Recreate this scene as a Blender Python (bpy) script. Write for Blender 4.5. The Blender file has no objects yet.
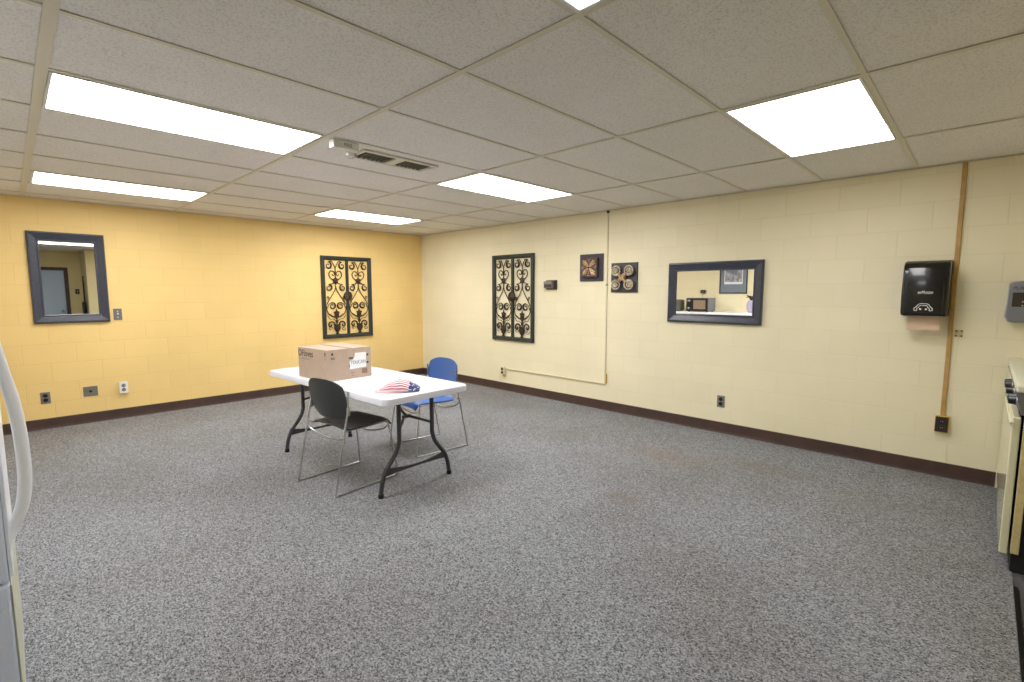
import bpy, bmesh, math, random
from mathutils import Vector, Matrix
random.seed(7)
PI = math.pi
S = bpy.context.scene
COL = S.collection

# ------------------------------------------------------------------ camera, world, exposure
CEIL = 2.3225
cam_d = bpy.data.cameras.new('camera')
cam = bpy.data.objects.new('camera', cam_d)
COL.objects.link(cam)
cam_d.sensor_fit = 'HORIZONTAL'
cam_d.sensor_width = 36.0
cam_d.lens = 486.85 / 1024.0 * 36.0
cam_d.clip_start = 0.05
cam.location = (-4.8555, -6.8151, 1.4006)
yaw, pit = 0.80065, -0.10116
fwd = Vector((math.cos(pit) * math.sin(yaw), math.cos(pit) * math.cos(yaw), math.sin(pit)))
cam.rotation_euler = fwd.to_track_quat('-Z', 'Y').to_euler()
S.camera = cam

world = bpy.data.worlds.new('world')
S.world = world
world.use_nodes = True
world.node_tree.nodes['Background'].inputs[0].default_value = (0.8, 0.85, 1.0, 1)
world.node_tree.nodes['Background'].inputs[1].default_value = 0.3

S.view_settings.view_transform = 'Standard'
S.view_settings.look = 'None'
S.view_settings.exposure = 0.13
S.view_settings.gamma = 1.0
S.view_settings.use_curve_mapping = False
LAMP = 19.0          # strength of the ceiling light diffusers

# ------------------------------------------------------------------ materials
def srgb(r, g, b):
    f = lambda c: (c / 255 / 12.92) if c / 255 <= 0.04045 else ((c / 255 + 0.055) / 1.055) ** 2.4
    return (f(r), f(g), f(b), 1)

def mat(name, col, rough=0.5, metal=0.0, spec=0.5, bump=0.0, bscale=60, vary=0.0, coat=0.0):
    m = bpy.data.materials.new(name)
    m.use_nodes = True
    nt = m.node_tree
    b = nt.nodes['Principled BSDF']
    b.inputs['Base Color'].default_value = col
    b.inputs['Roughness'].default_value = rough
    b.inputs['Metallic'].default_value = metal
    b.inputs['Specular IOR Level'].default_value = spec
    b.inputs['Coat Weight'].default_value = coat
    if bump or vary:
        tc = nt.nodes.new('ShaderNodeTexCoord')
        n = nt.nodes.new('ShaderNodeTexNoise')
        n.inputs['Scale'].default_value = bscale
        n.inputs['Detail'].default_value = 4
        nt.links.new(tc.outputs['Object'], n.inputs['Vector'])
        if bump:
            bp = nt.nodes.new('ShaderNodeBump')
            bp.inputs['Strength'].default_value = bump
            bp.inputs['Distance'].default_value = 0.004
            nt.links.new(n.outputs['Fac'], bp.inputs['Height'])
            nt.links.new(bp.outputs['Normal'], b.inputs['Normal'])
        if vary:
            r = nt.nodes.new('ShaderNodeValToRGB')
            r.color_ramp.elements[0].position = 0.35
            r.color_ramp.elements[1].position = 0.65
            r.color_ramp.elements[0].color = [c * (1 - vary) for c in col[:3]] + [1]
            r.color_ramp.elements[1].color = [min(1, c * (1 + vary)) for c in col[:3]] + [1]
            nt.links.new(n.outputs['Fac'], r.inputs['Fac'])
            nt.links.new(r.outputs['Color'], b.inputs['Base Color'])
    return m

def emis(name, col, s):
    m = bpy.data.materials.new(name)
    m.use_nodes = True
    b = m.node_tree.nodes['Principled BSDF']
    b.inputs['Base Color'].default_value = (0.9, 0.9, 0.9, 1)
    b.inputs['Emission Color'].default_value = col
    b.inputs['Emission Strength'].default_value = s
    return m

def block_mat(name, axis, col, z0=0.067, u0=0.0):
    """painted concrete block laid in running bond, 0.4 x 0.2 m"""
    m = bpy.data.materials.new(name)
    m.use_nodes = True
    nt = m.node_tree
    N, L = nt.nodes, nt.links
    b = N['Principled BSDF']
    geo = N.new('ShaderNodeNewGeometry')
    sep = N.new('ShaderNodeSeparateXYZ')
    L.new(geo.outputs['Position'], sep.inputs[0])
    ax = N.new('ShaderNodeMath'); ax.operation = 'ADD'; ax.inputs[1].default_value = 20.0 - u0
    L.new(sep.outputs[axis], ax.inputs[0])
    az = N.new('ShaderNodeMath'); az.operation = 'ADD'; az.inputs[1].default_value = -z0 + 4.0
    L.new(sep.outputs[2], az.inputs[0])
    cmb = N.new('ShaderNodeCombineXYZ')
    L.new(ax.outputs[0], cmb.inputs[0]); L.new(az.outputs[0], cmb.inputs[1])
    br = N.new('ShaderNodeTexBrick')
    br.offset = 0.5
    br.inputs['Scale'].default_value = 1.0
    br.inputs['Brick Width'].default_value = 0.4
    br.inputs['Row Height'].default_value = 0.2
    br.inputs['Mortar Size'].default_value = 0.0035
    br.inputs['Mortar Smooth'].default_value = 0.6
    br.inputs['Color1'].default_value = (1, 1, 1, 1)
    br.inputs['Color2'].default_value = (0.975, 0.975, 0.97, 1)
    br.inputs['Mortar'].default_value = (0.93, 0.925, 0.90, 1)
    L.new(cmb.outputs[0], br.inputs['Vector'])
    big = N.new('ShaderNodeTexNoise'); big.inputs['Scale'].default_value = 1.3; big.inputs['Detail'].default_value = 3
    L.new(geo.outputs['Position'], big.inputs['Vector'])
    rp = N.new('ShaderNodeValToRGB')
    rp.color_ramp.elements[0].position = 0.3; rp.color_ramp.elements[1].position = 0.7
    rp.color_ramp.elements[0].color = [c * 0.93 for c in col[:3]] + [1]
    rp.color_ramp.elements[1].color = col
    L.new(big.outputs['Fac'], rp.inputs['Fac'])
    mx = N.new('ShaderNodeMix'); mx.data_type = 'RGBA'; mx.blend_type = 'MULTIPLY'
    mx.inputs[0].default_value = 1.0
    L.new(rp.outputs['Color'], mx.inputs[6]); L.new(br.outputs['Color'], mx.inputs[7])
    L.new(mx.outputs[2], b.inputs['Base Color'])
    b.inputs['Roughness'].default_value = 0.48
    b.inputs['Specular IOR Level'].default_value = 0.3
    fine = N.new('ShaderNodeTexNoise'); fine.inputs['Scale'].default_value = 45; fine.inputs['Detail'].default_value = 5
    L.new(geo.outputs['Position'], fine.inputs['Vector'])
    b1 = N.new('ShaderNodeBump'); b1.inputs['Strength'].default_value = 0.25; b1.inputs['Distance'].default_value = 0.004
    L.new(fine.outputs['Fac'], b1.inputs['Height'])
    b2 = N.new('ShaderNodeBump'); b2.invert = True; b2.inputs['Strength'].default_value = 0.45; b2.inputs['Distance'].default_value = 0.004
    L.new(br.outputs['Fac'], b2.inputs['Height']); L.new(b1.outputs['Normal'], b2.inputs['Normal'])
    L.new(b2.outputs['Normal'], b.inputs['Normal'])
    return m

def carpet_mat():
    m = bpy.data.materials.new('grey_loop_carpet')
    m.use_nodes = True
    nt = m.node_tree; N, L = nt.nodes, nt.links
    b = N['Principled BSDF']
    geo = N.new('ShaderNodeNewGeometry')
    mp = N.new('ShaderNodeMapping')
    mp.inputs['Rotation'].default_value = (0, 0, 0.78)
    mp.inputs['Scale'].default_value = (1.0, 0.7, 1.0)
    L.new(geo.outputs['Position'], mp.inputs['Vector'])
    def cells(scale):
        v = N.new('ShaderNodeTexVoronoi'); v.inputs['Scale'].default_value = scale
        L.new(mp.outputs['Vector'], v.inputs['Vector'])
        sp = N.new('ShaderNodeSeparateXYZ'); L.new(v.outputs['Color'], sp.inputs[0]); return sp.outputs[0]
    a_, b_ = cells(320), cells(180)
    n1 = N.new('ShaderNodeMath'); n1.operation = 'MULTIPLY_ADD'; n1.inputs[1].default_value = 0.45
    hlf = N.new('ShaderNodeMath'); hlf.operation = 'MULTIPLY'; hlf.inputs[1].default_value = 0.55
    L.new(a_, hlf.inputs[0]); L.new(b_, n1.inputs[0]); L.new(hlf.outputs[0], n1.inputs[2])
    r1 = N.new('ShaderNodeValToRGB')
    r1.color_ramp.elements[0].position = 0.12; r1.color_ramp.elements[1].position = 0.88
    r1.color_ramp.elements[0].color = (0.04, 0.042, 0.046, 1)
    r1.color_ramp.elements[1].color = (0.41, 0.422, 0.445, 1)
    L.new(n1.outputs[0], r1.inputs['Fac'])
    # soft wear patches and traffic soil, some brownish
    n2 = N.new('ShaderNodeTexNoise'); n2.inputs['Scale'].default_value = 1.1; n2.inputs['Detail'].default_value = 4
    L.new(geo.outputs['Position'], n2.inputs['Vector'])
    r2 = N.new('ShaderNodeValToRGB')
    r2.color_ramp.elements[0].position = 0.36; r2.color_ramp.elements[1].position = 0.6
    r2.color_ramp.elements[0].color = (0.88, 0.85, 0.82, 1)
    r2.color_ramp.elements[1].color = (1, 1, 1, 1)
    L.new(n2.outputs['Fac'], r2.inputs['Fac'])
    mx = N.new('ShaderNodeMix'); mx.data_type = 'RGBA'; mx.blend_type = 'MULTIPLY'; mx.inputs[0].default_value = 1
    L.new(r1.outputs['Color'], mx.inputs[6]); L.new(r2.outputs['Color'], mx.inputs[7])
    last = mx.outputs[2]
    # stains with shapes of their own: (x, y, radius x, radius y, colour, strength)
    for (sx, sy, rx, ry, c, st) in [(-2.02, -5.13, .10, .17, (0.16, 0.10, 0.075, 1), .42), (-1.02, -4.95, .32, .55, (0.24, 0.18, 0.13, 1), .35),
                                    (-.75, -5.6, .22, .5, (0.2, 0.17, 0.13, 1), .4), (-.95, -6.3, .3, .35, (0.2, 0.18, 0.15, 1), .3)]:
        sub = N.new('ShaderNodeVectorMath'); sub.operation = 'SUBTRACT'; sub.inputs[1].default_value = (sx, sy, 0)
        L.new(geo.outputs['Position'], sub.inputs[0])
        dv = N.new('ShaderNodeVectorMath'); dv.operation = 'DIVIDE'; dv.inputs[1].default_value = (rx, ry, 1)
        L.new(sub.outputs[0], dv.inputs[0])
        nz = N.new('ShaderNodeTexNoise'); nz.inputs['Scale'].default_value = 9; nz.inputs['Detail'].default_value = 3
        L.new(geo.outputs['Position'], nz.inputs['Vector'])
        ln = N.new('ShaderNodeVectorMath'); ln.operation = 'LENGTH'
        L.new(dv.outputs[0], ln.inputs[0])
        ad = N.new('ShaderNodeMath'); ad.operation = 'ADD'
        L.new(ln.outputs['Value'], ad.inputs[0]); L.new(nz.outputs['Fac'], ad.inputs[1])
        mr = N.new('ShaderNodeMapRange')
        mr.inputs['From Min'].default_value = 0.6; mr.inputs['From Max'].default_value = 1.5
        mr.inputs['To Min'].default_value = st; mr.inputs['To Max'].default_value = 0
        L.new(ad.outputs[0], mr.inputs['Value'])
        m2 = N.new('ShaderNodeMix'); m2.data_type = 'RGBA'
        L.new(mr.outputs[0], m2.inputs[0]); L.new(last, m2.inputs[6]); m2.inputs[7].default_value = c
        last = m2.outputs[2]
    L.new(last, b.inputs['Base Color'])
    b.inputs['Roughness'].default_value = 0.95
    b.inputs['Specular IOR Level'].default_value = 0.1
    bp = N.new('ShaderNodeBump'); bp.inputs['Strength'].default_value = 0.25; bp.inputs['Distance'].default_value = 0.004
    L.new(n1.outputs[0], bp.inputs['Height']); L.new(bp.outputs['Normal'], b.inputs['Normal'])
    return m

def tile_mat():
    m = bpy.data.materials.new('acoustic_ceiling_tile')
    m.use_nodes = True
    nt = m.node_tree; N, L = nt.nodes, nt.links
    b = N['Principled BSDF']
    geo = N.new('ShaderNodeNewGeometry')
    n1 = N.new('ShaderNodeTexNoise'); n1.inputs['Scale'].default_value = 130; n1.inputs['Detail'].default_value = 4
    L.new(geo.outputs['Position'], n1.inputs['Vector'])
    r1 = N.new('ShaderNodeValToRGB')
    r1.color_ramp.elements[0].position = 0.36; r1.color_ramp.elements[1].position = 0.5
    r1.color_ramp.elements[0].color = (0.72, 0.695, 0.675, 1)
    r1.color_ramp.elements[1].color = (0.89, 0.875, 0.86, 1)
    L.new(n1.outputs['Fac'], r1.inputs['Fac'])
    n2 = N.new('ShaderNodeTexNoise'); n2.inputs['Scale'].default_value = 1.5; n2.inputs['Detail'].default_value = 2
    L.new(geo.outputs['Position'], n2.inputs['Vector'])
    r2 = N.new('ShaderNodeValToRGB')
    r2.color_ramp.elements[0].color = (0.9, 0.88, 0.84, 1); r2.color_ramp.elements[1].color = (1, 1, 1, 1)
    L.new(n2.outputs['Fac'], r2.inputs['Fac'])
    mx = N.new('ShaderNodeMix'); mx.data_type = 'RGBA'; mx.blend_type = 'MULTIPLY'; mx.inputs[0].default_value = 1
    L.new(r1.outputs['Color'], mx.inputs[6]); L.new(r2.outputs['Color'], mx.inputs[7])
    L.new(mx.outputs[2], b.inputs['Base Color'])
    b.inputs['Roughness'].default_value = 0.9
    b.inputs['Specular IOR Level'].default_value = 0.15
    bp = N.new('ShaderNodeBump'); bp.inputs['Strength'].default_value = 0.5; bp.inputs['Distance'].default_value = 0.003
    L.new(n1.outputs['Fac'], bp.inputs['Height']); L.new(bp.outputs['Normal'], b.inputs['Normal'])
    return m

M = dict(
    yellow=block_mat('yellow_painted_block', 0, srgb(246, 214, 144)),
    cream=block_mat('cream_painted_block', 1, srgb(243, 234, 202), u0=0.313),
    cream_x=block_mat('cream_painted_block_back', 0, srgb(240, 224, 170)),
    cream_l=block_mat('cream_painted_block_left', 1, srgb(240, 228, 190)),
    carpet=carpet_mat(), tile=tile_mat(),
    vinyl=mat('dark_grey_vinyl', srgb(92, 92, 94), 0.4, vary=.15, bscale=30),
    grid=mat('ceiling_grid_enamel', srgb(214, 208, 190), 0.45),
    base=mat('dark_brown_rubber', srgb(72, 52, 46), 0.5, vary=.12, bscale=8),
    lamp=emis('lit_diffuser', (1.0, 0.98, 0.965, 1), LAMP),
    lamp_dim=emis('lit_diffuser_old', (0.90, 0.95, 1.0, 1), LAMP * .36),
    lamp_soft=emis('lit_diffuser_soft', (1.0, 0.98, 0.965, 1), LAMP * .75),  # panel nearest the yellow wall, dimmed to keep that wall darker
    lamp_mid=emis('lit_diffuser_mid', (1.0, 0.98, 0.965, 1), LAMP * .55),  # right-hand panel, dimmed so the light falls off across the room
    lampframe=mat('white_enamel', srgb(225, 225, 222), 0.4),
    mirror=mat('mirror_glass', (0.92, 0.93, 0.93, 1), 0.01, 1.0),
    mframe=mat('slate_black_frame', srgb(60, 64, 78), 0.36, bump=.15, bscale=90, vary=.15),
    iron=mat('dark_green_iron', srgb(54, 58, 54), 0.45, .3, bump=.3, bscale=60, vary=.25),
    scroll=mat('brown_wrought_iron', srgb(62, 50, 38), 0.45, .4, vary=.3, bscale=25),
    plaque=mat('slate_plaque', srgb(66, 64, 72), 0.5, bump=.3, bscale=50, vary=.15),
    bronze=mat('antique_bronze', srgb(196, 164, 126), 0.4, .35, bump=.3, bscale=70, vary=.4),
    bronze_dark=mat('dark_bronze', srgb(98, 76, 66), 0.5, .3, vary=.35, bscale=60),
    bronze_petal=mat('reddish_bronze', srgb(156, 124, 104), 0.42, .3, vary=.3, bscale=60),
    silverleaf=mat('champagne_metal', srgb(190, 180, 160), 0.35, .45, vary=.35, bscale=50),
    black=mat('black_plastic', srgb(22, 22, 24), 0.3),
    blackgloss=mat('glossy_black_plastic', srgb(14, 15, 17), 0.22, coat=.3),
    blackrough=mat('black_rubber', srgb(20, 20, 20), 0.7),
    chrome=mat('chrome_rod', (0.55, 0.56, 0.58, 1), 0.30, 1.0),
    steel=mat('brushed_steel_plate', srgb(150, 145, 138), 0.4, .8),
    grey_metal=mat('grey_painted_metal', srgb(120, 118, 118), 0.4, .3),
    legs=mat('dark_grey_powder_coat', srgb(58, 58, 62), 0.45),
    table=mat('white_moulded_plastic', srgb(226, 227, 238), 0.4, bump=.12, bscale=160),
    seam=mat('grey_seam', srgb(168, 164, 172), 0.6),
    cshell=mat('charcoal_plastic', srgb(46, 50, 50), 0.32, bump=.1, bscale=200),
    cseat=mat('charcoal_seat_plastic', srgb(52, 52, 54), 0.5, bump=.15, bscale=200),
    blue=mat('blue_plastic', srgb(58, 104, 176), 0.4, bump=.08, bscale=200),
    card=mat('cardboard', srgb(184, 162, 142), 0.75, vary=.04, bscale=12),
    tape=mat('packing_tape', srgb(192, 172, 152), 0.25),
    ink=mat('black_ink', srgb(48, 40, 38), 0.7),
    ink2=mat('faded_ink', srgb(140, 116, 100), 0.8),
    paper=mat('white_label_paper', srgb(240, 242, 242), 0.6),
    blueink=mat('blue_grey_ink', srgb(84, 104, 130), 0.7),
    towel=mat('kraft_paper_towel', srgb(218, 190, 164), 0.8, bump=.2, bscale=80),
    wood=mat('tan_painted_conduit', srgb(182, 146, 86), 0.45, vary=.12, bscale=14),
    conduit=mat('cream_painted_conduit', srgb(214, 206, 172), 0.4),
    brass=mat('yellow_brass', srgb(214, 176, 84), 0.35, .4),
    whitepl=mat('white_plastic', srgb(232, 232, 228), 0.35),
    lightgrey=mat('light_grey_plastic', srgb(176, 176, 180), 0.35),
    midgrey=mat('grey_plastic', srgb(122, 122, 130), 0.4),
    clear=mat('clear_lens', srgb(205, 205, 205), 0.12, .3),
    brownbox=mat('dark_brown_plastic', srgb(54, 42, 36), 0.45),
    enamel=mat('cream_enamel', srgb(222, 220, 188), 0.16, coat=.5),
    enamel2=mat('yellowed_enamel', srgb(206, 190, 140), 0.4, vary=.1, bscale=40),
    worktop=mat('cream_laminate', srgb(222, 222, 200), 0.35),
    fridge_side=mat('textured_grey_enamel', srgb(222, 230, 250), 0.42, bump=.5, bscale=120),
    fridge_front=mat('white_fridge_enamel', srgb(240, 243, 250), 0.3),
    fridge_low=mat('yellowed_fridge_enamel', srgb(200, 200, 178), 0.35),
    handle=mat('white_handle_plastic', srgb(246, 247, 250), 0.28),
    door=mat('blue_grey_door_paint', srgb(190, 210, 236), 0.45),
    glass_dark=mat('dark_glass', srgb(60, 52, 46), 0.08),
    tan=mat('tan_panel', srgb(150, 130, 108), 0.3),
    photo_l=mat('pale_print', srgb(225, 225, 228), 0.5),
    photo_d=mat('dark_print', srgb(150, 150, 154), 0.5, vary=.45, bscale=14),
    matboard=mat('slate_mat_board', srgb(120, 128, 138), 0.7),
    purple=mat('lilac_ceramic', srgb(176, 168, 196), 0.3),
    leaf=mat('dark_leaf', srgb(30, 40, 28), 0.5, vary=.3, bscale=30),
    ventslat=mat('grey_green_vent', srgb(92, 94, 82), 0.5),
    ventdark=mat('dark_duct', srgb(20, 20, 16), 0.8),
)

def flag_mat():
    m = bpy.data.materials.new('stars_and_stripes_cloth')
    m.use_nodes = True
    nt = m.node_tree; N, L = nt.nodes, nt.links
    b = N['Principled BSDF']
    uv = N.new('ShaderNodeUVMap'); uv.uv_map = 'UVMap'
    sep = N.new('ShaderNodeSeparateXYZ'); L.new(uv.outputs[0], sep.inputs[0])
    mul = N.new('ShaderNodeMath'); mul.operation = 'MULTIPLY'; mul.inputs[1].default_value = 11
    L.new(sep.outputs[1], mul.inputs[0])
    fr = N.new('ShaderNodeMath'); fr.operation = 'FRACT'; L.new(mul.outputs[0], fr.inputs[0])
    gt = N.new('ShaderNodeMath'); gt.operation = 'GREATER_THAN'; gt.inputs[1].default_value = 0.5
    L.new(fr.outputs[0], gt.inputs[0])
    mx = N.new('ShaderNodeMix'); mx.data_type = 'RGBA'
    L.new(gt.outputs[0], mx.inputs[0]); mx.inputs[6].default_value = srgb(236, 224, 228); mx.inputs[7].default_value = srgb(184, 76, 96)
    # canton with white stars
    vo = N.new('ShaderNodeTexVoronoi'); vo.inputs['Scale'].default_value = 13
    L.new(uv.outputs[0], vo.inputs['Vector'])
    lt = N.new('ShaderNodeMath'); lt.operation = 'LESS_THAN'; lt.inputs[1].default_value = 0.32
    L.new(vo.outputs['Distance'], lt.inputs[0])
    st = N.new('ShaderNodeMix'); st.data_type = 'RGBA'
    L.new(lt.outputs[0], st.inputs[0]); st.inputs[6].default_value = srgb(52, 60, 116); st.inputs[7].default_value = srgb(222, 222, 232)
    cg = N.new('ShaderNodeMath'); cg.operation = 'GREATER_THAN'; cg.inputs[1].default_value = 0.75
    L.new(sep.outputs[0], cg.inputs[0])
    m3 = N.new('ShaderNodeMix'); m3.data_type = 'RGBA'
    L.new(cg.outputs[0], m3.inputs[0]); L.new(mx.outputs[2], m3.inputs[6]); L.new(st.outputs[2], m3.inputs[7])
    # the folded-over hem shows the pale faded underside
    hg = N.new('ShaderNodeMath'); hg.operation = 'LESS_THAN'; hg.inputs[1].default_value = 0.0
    L.new(m3.outputs[2], b.inputs['Base Color'])
    b.inputs['Roughness'].default_value = 0.8
    return m
M['flag'] = flag_mat()
M['flag_back'] = mat('faded_pink_cloth', srgb(226, 186, 192), 0.85)

# ------------------------------------------------------------------ mesh helpers
class MB:
    def __init__(s):
        s.bm = bmesh.new()
    def box(s, x0, x1, y0, y1, z0, z1, bev=0.0, seg=2):
        r = bmesh.ops.create_cube(s.bm, size=1)
        for v in r['verts']:
            v.co = Vector(((x0 + x1) / 2 + v.co.x * (x1 - x0), (y0 + y1) / 2 + v.co.y * (y1 - y0), (z0 + z1) / 2 + v.co.z * (z1 - z0)))
        if bev:
            es = {e for v in r['verts'] for e in v.link_edges}
            bmesh.ops.bevel(s.bm, geom=list(es), offset=bev, segments=seg, affect='EDGES', profile=0.5)
        return s
    def tube(s, pts, r, n=8, closed=False, cap=True, flat=None):
        pts = [Vector(p) for p in pts]
        rs = r if isinstance(r, (list, tuple)) else [r] * len(pts)
        N = len(pts)
        tang = []
        for i in range(N):
            a = pts[(i - 1) % N] if (closed or i > 0) else pts[i]
            c = pts[(i + 1) % N] if (closed or i < N - 1) else pts[i]
            tang.append((c - a).normalized())
        ref = Vector((0, 0, 1)) if abs(tang[0].z) < 0.9 else Vector((0, 1, 0))
        nrm = (ref - tang[0] * ref.dot(tang[0])).normalized()
        rings = []
        for i in range(N):
            t = tang[i]
            nrm = (nrm - t * nrm.dot(t)).normalized()
            bi = t.cross(nrm)
            ring = []
            for k in range(n):
                a = 2 * PI * (k + .5) / n
                ring.append(s.bm.verts.new(pts[i] + (nrm * math.cos(a) + bi * math.sin(a)) * rs[i]))
            rings.append(ring)
        for i in range(N if closed else N - 1):
            A, B = rings[i], rings[(i + 1) % N]
            for k in range(n):
                s.bm.faces.new((A[k], A[(k + 1) % n], B[(k + 1) % n], B[k]))
        if cap and not closed:
            s.bm.faces.new(rings[0][::-1]); s.bm.faces.new(rings[-1])
        return s
    def prism(s, poly, a0, a1, axis='y', bev=0.0):
        """extrude a 2-D polygon along axis from a0 to a1. y: poly is (x,z); x: poly is (y,z); z: poly is (x,y)"""
        def P(p, a):
            return {'y': (p[0], a, p[1]), 'x': (a, p[0], p[1]), 'z': (p[0], p[1], a)}[axis]
        A = [s.bm.verts.new(P(p, a0)) for p in poly]
        B = [s.bm.verts.new(P(p, a1)) for p in poly]
        fs = [s.bm.faces.new(A), s.bm.faces.new(B[::-1])]
        n = len(poly)
        for i in range(n):
            fs.append(s.bm.faces.new((A[i], B[i], B[(i + 1) % n], A[(i + 1) % n])))
        if bev:
            es = set(fs[0].edges) | set(fs[1].edges)
            bmesh.ops.bevel(s.bm, geom=list(es), offset=bev, segments=2, affect='EDGES', profile=0.5)
        return s
    def lathe(s, prof, n=24, c=(0, 0, 0), axis='z'):
        rings = []
        for r, h in prof:
            ring = []
            for k in range(n):
                a = 2 * PI * k / n
                p = (r * math.cos(a), r * math.sin(a), h)
                if axis == 'y': p = (p[0], h, p[1])
                if axis == 'x': p = (h, p[0], p[1])
                ring.append(s.bm.verts.new(Vector(p) + Vector(c)))
            rings.append(ring)
        for A, B in zip(rings, rings[1:]):
            for k in range(n):
                s.bm.faces.new((A[k], A[(k + 1) % n], B[(k + 1) % n], B[k]))
        s.bm.faces.new(rings[0][::-1]); s.bm.faces.new(rings[-1])
        return s
    def frame(s, w, h, prof, closed=True):
        """mitred frame in the XZ plane round the origin; prof = (inset, height off the wall), open at the back"""
        loops = []
        for ins, d in prof:
            X, Z = w / 2 - ins, h / 2 - ins
            loops.append([s.bm.verts.new(p) for p in ((-X, -d, -Z), (X, -d, -Z), (X, -d, Z), (-X, -d, Z))])
        n = len(loops)
        for i in range(n if closed else n - 1):
            A, B = loops[i], loops[(i + 1) % n]
            for k in range(4):
                s.bm.faces.new((A[k], A[(k + 1) % 4], B[(k + 1) % 4], B[k]))
        return s
    def grid(s, fn, nu, nv, thick=0.0, uv=False):
        """surface fn(u,v) for u,v in 0..1, given thickness along its normals"""
        V = [[s.bm.verts.new(fn(i / nu, j / nv)) for j in range(nv + 1)] for i in range(nu + 1)]
        fs = []
        lay = s.bm.loops.layers.uv.new('UVMap') if uv else None
        for i in range(nu):
            for j in range(nv):
                f = s.bm.faces.new((V[i][j], V[i + 1][j], V[i + 1][j + 1], V[i][j + 1]))
                if uv:
                    for lp, (a, b) in zip(f.loops, ((i, j), (i + 1, j), (i + 1, j + 1), (i, j + 1))):
                        lp[lay].uv = (a / nu, b / nv)
                fs.append(f)
        if thick:
            s.bm.normal_update()
            bmesh.ops.solidify(s.bm, geom=fs, thickness=thick)
        return s
    def move(s, v):
        bmesh.ops.translate(s.bm, verts=s.bm.verts, vec=v); return s
    def build(s, name, m, parent=None, smooth=False, loc=None, bevel=0, angle=None, subsurf=0):
        bmesh.ops.recalc_face_normals(s.bm, faces=s.bm.faces)
        me = bpy.data.meshes.new(name)
        s.bm.to_mesh(me); s.bm.free()
        me.materials.append(m)
        if smooth:
            for p in me.polygons: p.use_smooth = True
            if angle is not False:
                me.set_sharp_from_angle(angle=angle or math.radians(40))
        o = bpy.data.objects.new(name, me)
        COL.objects.link(o)
        if parent is not None: o.parent = parent
        if loc: o.location = loc
        if bevel:
            b = o.modifiers.new('bevel', 'BEVEL'); b.width = bevel; b.segments = 2; b.limit_method = 'ANGLE'
        if subsurf:
            d = o.modifiers.new('sub', 'SUBSURF'); d.levels = subsurf; d.render_levels = subsurf
        return o

def text_obj(txt, size, name, m, parent, loc, rot, extr=0.0006, shear=0.0, align='CENTER', sx=1.0):
    c = bpy.data.curves.new(name, 'FONT')
    c.body = txt; c.size = size; c.extrude = extr; c.align_x = align; c.align_y = 'CENTER'; c.shear = shear
    t = bpy.data.objects.new(name + '_tmp', c)
    COL.objects.link(t)
    dg = bpy.context.evaluated_depsgraph_get()
    me = bpy.data.meshes.new_from_object(t.evaluated_get(dg))
    bpy.data.objects.remove(t)
    me.materials.clear(); me.materials.append(m)
    me.transform(Matrix.Diagonal((sx, 1, 1, 1)))
    o = bpy.data.objects.new(name, me)
    COL.objects.link(o)
    o.parent = parent; o.location = loc; o.rotation_euler = rot
    return o

def tag(o, label, cat, group=None):
    o['label'] = label; o['category'] = cat
    if group: o['group'] = group
    return o
def thing(name, label, cat, loc=(0, 0, 0), rz=0.0, group=None):
    o = bpy.data.objects.new(name, None)
    COL.objects.link(o)
    o.empty_display_size = 0.1
    o.location = loc; o.rotation_euler = (0, 0, rz)
    return tag(o, label, cat, group)
def struct(o, label=None):
    o['kind'] = 'structure'
    if label: o['label'] = label
    return o
def dup(root, loc, rz, label=None, group=None):
    r = root.copy(); COL.objects.link(r); r.location = loc; r.rotation_euler = (0, 0, rz)
    if label: r['label'] = label
    if group: r['group'] = group
    for ch in list(root.children):
        c = ch.copy(); COL.objects.link(c); c.parent = r
        for g in list(ch.children):
            d = g.copy(); COL.objects.link(d); d.parent = c
    return r
RIGHT = -PI / 2      # rotation of a thing that hangs on the cream wall (x = 0)
LEFT = PI / 2        # on the left wall

# ------------------------------------------------------------------ the room
XL, YB = -5.75, -8.7          # left wall, far back wall behind the camera
YK = -7.66                    # kitchen wall behind the range
XK = -3.60                    # its end
struct(MB().box(XL - .15, .15, -7.005, .15, -.1, 0).build('floor', M['carpet']), 'grey speckled loop carpet')
struct(MB().box(XL - .15, .15, YB - .15, -7.005, -.1, -.004).build('floor_kitchen', M['vinyl']), 'dark grey vinyl kitchen floor')
struct(MB().box(XL - .15, -1.62, -7.022, -7.004, -.003, .005, .001).build('trim_1', M['black']), 'black carpet edging strip')
struct(MB().box(XL - .15, .15, 0, .15, 0, 2.6).build('wall_back', M['yellow']), 'yellow painted block wall')
struct(MB().box(0, .15, YK, 0, 0, 2.6).build('wall_right', M['cream']), 'cream painted block wall')
struct(MB().box(XL - .15, XL, YB, 0, 0, 2.6).build('wall_left', M['cream_l']), 'cream painted block wall with the kitchen counter')
struct(MB().box(XK, .15, YK - .2, YK, 0, 2.6).build('wall_kitchen', M['cream_x']))
struct(MB().box(XK, XK + .15, YB, YK - .2, 0, 2.6).build('wall_passage', M['cream_l']))
wf = MB()
wf.box(XL - .15, -4.86, YB - .15, YB, 0, 2.6); wf.box(-3.87, XK + .15, YB - .15, YB, 0, 2.6); wf.box(-4.86, -3.87, YB - .15, YB, 1.92, 2.6)
struct(wf.build('wall_front', M['cream_x']))
struct(MB().box(XL - .15, .15, YB - .15, .15, CEIL + .0055, CEIL + .1).build('ceiling', M['tile']), 'suspended ceiling of grey mineral tiles')

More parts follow.
